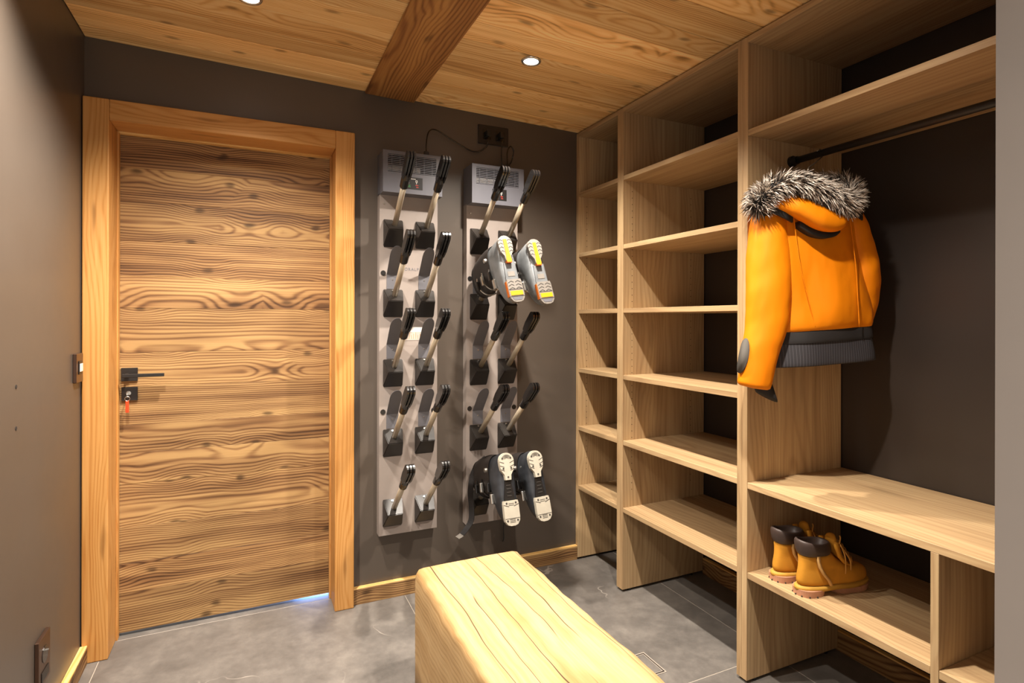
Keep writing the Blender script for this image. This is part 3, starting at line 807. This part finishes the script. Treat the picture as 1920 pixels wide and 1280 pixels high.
ski_boot(0, Vector((1.628, -.425, 1.628)), math.radians(-7), 'silver ski boot with yellow sole inserts, on the upper pole nearer the other dryer')
ski_boot(0, Vector((1.776, -.425, 1.622)), math.radians(-7), 'silver ski boot with yellow sole inserts, on the upper pole nearer the shelving')
ski_boot(1, Vector((1.634, -.420, .655)), math.radians(0), 'scuffed dark ski boot with cream soles and a dangling strap, on the bottom pole', True)
ski_boot(1, Vector((1.785, -.415, .650)), math.radians(-3), 'scuffed dark ski boot with cream soles, on the bottom pole nearer the shelving')

# ================================================================== JACKET
JS = 1.005
JA = math.atan2(-.309, .951)
jk = empty('ski_jacket', (2.4165, -1.3227, 0), rot=(0, 0, JA)); tag(jk, 'orange ski jacket with fur-trimmed hood and black hem, hanging from the rail', 'jacket')
# local frame: x along the shoulders, -y towards the room, z up
def JP(u, d, z): return Vector((u * JS, -d * JS, z * JS - .0067))
def JPart(name, bm, mat, par=None, smooth=True, lv=1):
    o = mk(name, bm, mat, None, smooth=smooth); o.parent = par or jk; o.location = (0, 0, 0)
    if lv: sub(o, lv)
    return o
def jring(z, w, d, cu=0.0, cd=0.0, n=40, p=2.5, fold=0.0, tilt=0.0):
    out = []
    for k in range(n):
        a = 2 * math.pi * k / n; c, s = math.cos(a), math.sin(a)
        f = 1 + fold * (math.sin(5 * a + z * 9) + .6 * math.sin(9 * a - z * 14 + 1) + .5 * math.sin(3 * a + z * 21))
        x = cu + w * math.copysign(abs(c) ** (2 / p), c) * (1 + (f - 1) * .3)
        dd = cd + d * math.copysign(abs(s) ** (2 / p), s) * f * (1 if s > 0 else .75)
        out.append(JP(x, dd, z + tilt * x))
    return out
bm = bmesh.new()
lv = [(1.795, .05, .040, 0), (1.785, .085, .048, 0), (1.765, .125, .056, .01), (1.735, .165, .062, .02), (1.69, .182, .068, .03), (1.63, .180, .073, .045), (1.56, .176, .078, .06), (1.48, .176, .082, .07), (1.41, .186, .085, .08), (1.355, .194, .086, .075), (1.315, .195, .084, .06), (1.298, .186, .074, .05), (1.305, .172, .064, .04)]
loftm(bm, [jring(z, w, d, fold=f, tilt=.06 if z < 1.45 else 0, cu=.042 * max(0., min(1., (1.66 - z) / .22))) for z, w, d, f in lv])
body = JPart('body', bm, M['jacket'])
bm = bmesh.new()
for L in ((-.105, 1.70, -.085, 1.50, -.03, 1.31), (.105, 1.70, .12, 1.50, .135, 1.33)):
    pts = [(L[0], 1.70), (L[2], 1.52), (L[4], 1.315)]
    tubem(bm, smooth_path([JP(u, .073 + .012 * math.sin((1.7 - z) * 6), z) for u, z in pts], 8), .0016, 5)
JPart('back_seams', bm, M['jacket'], lv=0)
bm = bmesh.new()
hl = [(1.325, .178, .068), (1.29, .182, .070), (1.25, .188, .074), (1.21, .196, .078), (1.180, .20, .080)]
o1 = [jring(z, w, d, fold=.05, tilt=.07, cu=.045) for z, w, d in hl]; o2 = [jring(z, w - .005, d - .005, fold=.05, tilt=.07, cu=.045) for z, w, d in hl[::-1]]
loftm(bm, o1 + o2 + [o1[0]], False, False)
JPart('hem_skirt', bm, M['pin'])
bm = bmesh.new(); hb = [(1.322, .184, .074), (1.30, .186, .0765), (1.268, .190, .0785), (1.262, .188, .0765)]
loftm(bm, [jring(z, w, d, fold=.05, tilt=.07, cu=.045) for z, w, d in hb], False, False); JPart('hem_band', bm, M['jblack'])
def sleeve(path, name, mat=M['jacket'], n=22, wr=.02):
    bm = bmesh.new(); rings = []
    sp_ = []
    P_ = [Vector((u, d, z)) for u, d, z, _, _ in path]; sm_ = smooth_path(P_, 5)
    N = len(sm_)
    for i, p in enumerate(sm_):
        f = i / (N - 1) * (len(path) - 1); k = min(int(f), len(path) - 2); g = f - k
        rw = path[k][3] * (1 - g) + path[k + 1][3] * g; rd = path[k][4] * (1 - g) + path[k + 1][4] * g
        dr = (sm_[min(i + 1, N - 1)] - sm_[max(i - 1, 0)]).normalized()
        a = Vector((1, 0, 0)); a = (a - dr * a.dot(dr)).normalized(); b_ = dr.cross(a)
        rings.append([])
        for q in range(n):
            t_ = 2 * math.pi * q / n; w = 1 + wr * math.sin(i * 1.9 + 3 * t_) + wr * .8 * math.sin(i * .8 + 2 * t_)
            v = p + a * math.cos(t_) * rw * w + b_ * math.sin(t_) * rd * w
            rings[-1].append(JP(v.x, v.y, v.z))
    loftm(bm, rings)
    return JPart(name, bm, mat)
SL = sleeve([(-.135, .0, 1.735, .045, .05), (-.155, .005, 1.68, .060, .066), (-.158, .010, 1.56, .076, .070), (-.165, .022, 1.43, .078, .068), (-.178, .03, 1.32, .072, .062), (-.205, .035, 1.22, .062, .055), (-.228, .035, 1.10, .057, .048)], 'sleeve', wr=.01)
SR = sleeve([(.135, .0, 1.735, .045, .05), (.165, .0, 1.67, .055, .06), (.19, .0, 1.58, .062, .062), (.208, .0, 1.48, .062, .062), (.205, -.012, 1.38, .056, .058), (.19, -.03, 1.29, .05, .052), (.18, -.04, 1.20, .045, .047)], 'sleeve', wr=.022)
bm = bmesh.new(); rings = []
for (u, d, z, r) in ((-.190, .02, 1.15, .034), (-.180, .018, 1.11, .036), (-.168, .018, 1.068, .040), (-.168, .018, 1.066, .036)):
    rings.append([JP(u + r * math.cos(a_), d + r * .9 * math.sin(a_), z - .02 * math.cos(a_)) for a_ in [2 * math.pi * q / 16 for q in range(16)]])
loftm(bm, rings); JPart('inner_cuff', bm, M['jblack'], SL)
bm = bmesh.new(); pts = []
for q in range(20):
    a_ = 2 * math.pi * q / 20; s_, c_ = math.sin(a_), math.cos(a_)
    zc = 1.215 + .06 * c_; uc = -.205 - (1.22 - zc) * .20
    pts.append((uc, zc, s_))
ra, rb = [], []
for uc, zc, s_ in pts:
    th = math.pi - .12 + s_ * .42
    ra.append(JP(uc + .0685 * math.cos(th), .034 + .062 * math.sin(th), zc)); rb.append(JP(uc + .058 * math.cos(th), .034 + .051 * math.sin(th), zc))
loftm(bm, [rb, ra]); JPart('elbow_patch', bm, M['patch'], SL, lv=0)
# shoulder strap
for sx, pts in ((-1, [(-.205, .062, 1.715), (-.185, .082, 1.722), (-.150, .092, 1.702), (-.12, .088, 1.69)]), (1, [(.10, .08, 1.715), (.13, .075, 1.718), (.165, .055, 1.71)])):
    rings = []; bm = bmesh.new()
    for (u, d, z) in pts: rings.append([JP(u, d, z + .022), JP(u, d + .006, z + .02), JP(u, d + .006, z - .02), JP(u, d, z - .022)])
    loftm(bm, rings); JPart('shoulder_band', bm, M['jblack'], body, lv=0)
# hood: a soft bag lying on the back
def bez(pts, n): 
    s_ = smooth_path([Vector(p) for p in pts], 8); return [s_[round(i * (len(s_) - 1) / (n - 1))] for i in range(n)]
N = 25
bot = bez([(-.205, .05, 1.735), (-.180, .088, 1.718), (-.106, .112, 1.676), (-.060, .122, 1.645), (-.020, .124, 1.634), (.020, .122, 1.636), (.055, .112, 1.655), (.082, .085, 1.70)], N)
top = bez([(-.195, .045, 1.765), (-.172, .075, 1.772), (-.125, .09, 1.768), (-.075, .10, 1.748), (-.02, .105, 1.725), (.03, .105, 1.705), (.065, .09, 1.708), (.085, .07, 1.72)], N)
rings = []
for i in range(N):
    b_, t_ = bot[i], top[i]; ring = []
    L = max((t_ - b_).length, .01); bul = min(.035, L * .35)
    for q in range(16):
        a_ = 2 * math.pi * q / 16; f = .5 - .5 * math.cos(a_)
        p = b_.lerp(t_, f); off = math.sin(a_) * bul
        p = p + Vector((0, off if off > 0 else off * 1.3 - .01 * f, 0)) 
        ring.append(JP(p.x, p.y, p.z))
    rings.append(ring)
bm = bmesh.new(); loftm(bm, rings); hood = JPart('hood', bm, M['jacket'])
nb = bez([(-.095, .085, 1.662), (-.06, .093, 1.636), (-.02, .097, 1.624), (.02, .095, 1.627), (.05, .085, 1.645)], 12)
bm = bmesh.new(); loftm(bm, [[JP(p.x, p.y + .014, p.z + .012), JP(p.x, p.y + .014, p.z - .006), JP(p.x, p.y - .02, p.z - .006), JP(p.x, p.y - .02, p.z + .012)] for p in nb]); JPart('hood_binding', bm, M['jblack'], hood, lv=0)
# fur rim: loop around the hood opening
loop = [(-.222, .055, 1.725), (-.212, .080, 1.758), (-.172, .10, 1.792), (-.110, .112, 1.796), (-.050, .12, 1.778), (0, .122, 1.755), (.045, .115, 1.735), (.078, .095, 1.738), (.115, .055, 1.765), (.142, .02, 1.80), (.125, -.01, 1.828), (.08, -.03, 1.835), (.02, -.04, 1.825), (-.06, -.04, 1.815), (-.14, -.03, 1.80), (-.195, .0, 1.765)]
lp = smooth_path(loop + [loop[0]], 6)
bm = bmesh.new(); tubem(bm, [JP(*p) for p in lp], .020, 10)
core = JPart('fur_trim', bm, M['jblack'], hood, lv=0)
rng = random.Random(3); verts, faces, cols = [], [], []
for s_ in range(9500):
    i = rng.random() * (len(lp) - 1); k = int(i); g = i - k
    c = lp[k].lerp(lp[min(k + 1, len(lp) - 1)], g); d = (lp[min(k + 1, len(lp) - 1)] - lp[k]).normalized()
    _, a, b_ = frame(d); th = rng.random() * 6.283
    nrm = a * math.cos(th) + b_ * math.sin(th)
    clump = math.sin(i * 2.1 + th * 2) * .5
    flow = (nrm * .75 + d * (.55 + .4 * clump) + Vector((0, 0, -.32)) + Vector((rng.gauss(0, .2), rng.gauss(0, .2), rng.gauss(0, .2)))).normalized()
    p0 = c + nrm * .019; ln = rng.uniform(.024, .047)
    p1 = p0 + (nrm * .5 + flow * .5).normalized() * ln * .5; p2 = p1 + (flow + Vector((0, 0, -.25))).normalized() * ln * .55
    sd = flow.cross(Vector((rng.gauss(0, 1), -1.5, rng.gauss(0, 1)))).normalized() * .0015
    bi = len(verts)
    for p, w in ((p0, 1.0), (p1, .9), (p2, .12)): verts += [JP(*(p - sd * w)), JP(*(p + sd * w))]
    faces += [(bi, bi + 1, bi + 3, bi + 2), (bi + 2, bi + 3, bi + 5, bi + 4)]
    v = rng.random(); pale = (.85, .76, .66) if v > .52 else ((.22, .16, .12) if v > .3 else (.02, .014, .011))
    cols += [(.02, .014, .011)] * 2 + [pale] * 2 + [tuple(x * .8 for x in pale)] * 2
me = bpy.data.meshes.new('fur_hairs'); me.from_pydata([tuple(v) for v in verts], [], faces)
ca = me.color_attributes.new('fur', 'FLOAT_COLOR', 'POINT')
for i, c in enumerate(cols): ca.data[i].color = (*c, 1)
me.materials.append(M['fur'])
fo = bpy.data.objects.new('fur_hairs', me); COL.objects.link(fo); fo.parent = core; tag(fo, kind='stuff')
# hanger
hg = empty('coat_hanger', (2.4165, -1.3227, 0), rot=(0, 0, JA)); tag(hg, 'black coat hanger holding the orange jacket on the rail', 'hanger')
bm = bmesh.new()
rings = []
for u, z, r in ((-.15, 1.745, .010), (-.12, 1.765, .014), (-.06, 1.80, .018), (-.03, 1.84, .020), (0, 1.862, .021), (.03, 1.84, .020), (.06, 1.80, .018), (.12, 1.765, .014), (.15, 1.745, .010)):
    rings.append([JP(u, r * .8 * math.cos(a_), z + r * math.sin(a_)) for a_ in [2 * math.pi * q / 12 for q in range(12)]])
loftm(bm, rings); o = mk('shoulders', bm, M['black'], None, smooth=True); o.parent = hg; o.location = (0, 0, 0); sub(o, 1)
loc_r = Matrix.Rotation(-JA, 4, 'Z') @ Vector((XR - 2.4165, 0, 0))
hk = [(0, 0, 1.85), (0, 0, 1.885), (loc_r.x * .5, loc_r.y * .5, 1.905)]
for q in range(9):
    a_ = -math.pi * .35 + q * math.pi * 1.2 / 8
    hk.append((loc_r.x + .0155 * math.cos(a_) * .95, loc_r.y + .0155 * math.cos(a_) * .3, ZR + .0155 * math.sin(a_)))
bm = bmesh.new(); tubem(bm, smooth_path(hk, 4), .0022, 8); o = mk('hook', bm, M['chrome'], None, smooth=True); o.parent = hg; o.location = (0, 0, 0)

# ================================================================== WORK BOOTS
def work_boot(loc, ang, label):
    t = empty('work_boot', loc, rot=(0, 0, ang)); tag(t, label, 'boot', 'pair of wheat work boots')
    def P(name, bm, mat, par=t, smooth=True, lv=0):
        o = mk(name, bm, mat, None, smooth=smooth); o.parent = par; o.location = (0, 0, 0)
        if lv: sub(o, lv)
        return o
    def foot(x0, x1, wh, wt, z, n=32, p=2.4, lift=0.0):
        out = []
        for k in range(n):
            a = 2 * math.pi * k / n; s, c = math.sin(a), math.cos(a)
            x = (x0 + x1) / 2 + (x1 - x0) / 2 * math.copysign(abs(c) ** (2 / p), c)
            f = (x - x0) / max(x1 - x0, 1e-4); w = wh + (wt - wh) * f - .006 * math.exp(-((f - .45) / .13) ** 2) * (x1 > .2)
            out.append(Vector((x, w * math.copysign(abs(s) ** (2 / p), s), z + lift * max(0, f - .6) ** 2)))
        return out
    # outsole: heel block and forefoot
    bm = bmesh.new(); loftm(bm, [foot(-.006, .092, .039, .040, 0), foot(-.007, .096, .040, .041, .022)]); so = P('heel_block', bm, M['gum'], smooth=False)
    bm = bmesh.new(); loftm(bm, [foot(.125, .278, .043, .045, 0, lift=.06), foot(.110, .282, .043, .046, .018, lift=.04)]); P('forefoot_sole', bm, M['gum'], smooth=False)
    for q in range(7):
        a_ = math.pi * (.5 + q / 6); x = .043 + .052 * math.cos(a_); yv = .042 * math.sin(a_)
        P('lug_notch', bxm(bmesh.new(), (x - .0016, yv * .985 - .0016, 0.0004), (x + .0016, yv * .985 + .0016, .005)), M['darkgroove'], so, False)
    bm = bmesh.new(); loftm(bm, [foot(-.008, .284, .041, .0465, .018, lift=.02), foot(-.009, .286, .042, .048, .026, lift=.02), foot(-.005, .282, .039, .046, .032, lift=.02)]); P('welt', bm, M['welt'])
    bm = bmesh.new()
    lv = [(.000, .276, .034, .044, .028), (-.002, .278, .036, .046, .042), (-.001, .277, .037, .0455, .060), (.003, .268, .036, .042, .076), (.006, .235, .035, .036, .088), (.008, .185, .0345, .033, .096), (.010, .150, .034, .032, .108), (.010, .135, .035, .033, .125), (.007, .128, .036, .034, .137)]
    loftm(bm, [foot(*v) for v in lv], True, True); up_ = P('upper', bm, M['nubuck'], lv=1)
    bm = bmesh.new()
    cl = [(.008, .122, .036, .034, .134), (.002, .124, .041, .038, .142), (-.002, .124, .043, .040, .155), (-.002, .120, .042, .038, .170), (.004, .114, .037, .034, .177), (.012, .106, .031, .029, .172), (.016, .1, .028, .027, .145)]
    def tiltc(r): return [Vector((v.x, v.y, v.z + .012 * max(0, (.05 - v.x) / .05) if v.z > .15 else v.z)) for v in r]
    loftm(bm, [tiltc(foot(*v)) for v in cl], False, True); P('padded_collar', bm, M['brown'], lv=1)
    bm = bmesh.new(); rings = []
    for (x, z, w) in ((.185, .098, .026), (.158, .118, .028), (.138, .150, .028), (.134, .180, .025), (.136, .193, .015)):
        rings.append([Vector((x, w * math.cos(a_), z + .004 * math.sin(a_))) + Vector((.010 * math.sin(a_), 0, 0)) for a_ in [2 * math.pi * q / 12 for q in range(12)]])
    loftm(bm, rings); tg = P('tongue', bm, M['nubuck'], lv=1)
    for sy in (-1, 1):
        bm = bmesh.new(); rings = []
        for (x, yw, z) in ((.052, .0365, .136), (.052, .0375, .118), (.056, .0385, .10), (.070, .041, .076), (.088, .043, .055), (.098, .0435, .036)):
            rings.append([Vector((x - .006, sy * (yw - .004), z)), Vector((x - .006, sy * (yw + .0018), z)), Vector((x + .006, sy * (yw + .0018), z)), Vector((x + .006, sy * (yw - .004), z))])
        loftm(bm, rings); P('seam_strip', bm, M['seam'], up_)
        bm = bmesh.new(); rings = []
        for (x, yw, z) in ((.126, .034, .174), (.130, .036, .15), (.140, .036, .125), (.165, .036, .100), (.19, .034, .090)):
            rings.append([Vector((x - .008, sy * (yw - .006), z)), Vector((x - .008, sy * (yw + .002), z)), Vector((x + .010, sy * (yw + .001), z)), Vector((x + .010, sy * (yw - .008), z))])
        loftm(bm, rings); P('eyelet_flap', bm, M['nubuck'], up_)
    for k in range(5):
        x = .145 + .012 * k if k else .140; z = .165 - .015 * k
        bm = bmesh.new(); tubem(bm, smooth_path([(x - .004, -.034, z), (x + .012, -.014, z + .008), (x + .012, .014, z + .004), (x - .004, .034, z - .006)], 4), .0025, 6); P('lace', bm, M['lace'], tg)
    for pts in ([(.136, -.036, .17), (.134, -.042, .193), (.132, -.040, .200)], [(.138, -.038, .17), (.150, -.046, .13), (.152, -.047, .09), (.150, -.048, .072)], [(.138, -.038, .165), (.160, -.044, .135), (.178, -.044, .112), (.172, -.046, .095)], [(.138, -.038, .165), (.165, -.05, .12), (.168, -.052, .085)], [(.138, .038, .168), (.155, .046, .14), (.16, .05, .10)]):
        bm = bmesh.new(); tubem(bm, smooth_path(pts, 5), .0022, 6); P('lace', bm, M['lace'], tg)
    return t
work_boot((2.278, -1.392, .411), math.radians(-10), 'wheat nubuck work boot with untied laces, nearer the shelf divider')
work_boot((2.292, -1.285, .411), math.radians(-7), 'wheat nubuck work boot tucked beside the wardrobe side panel')
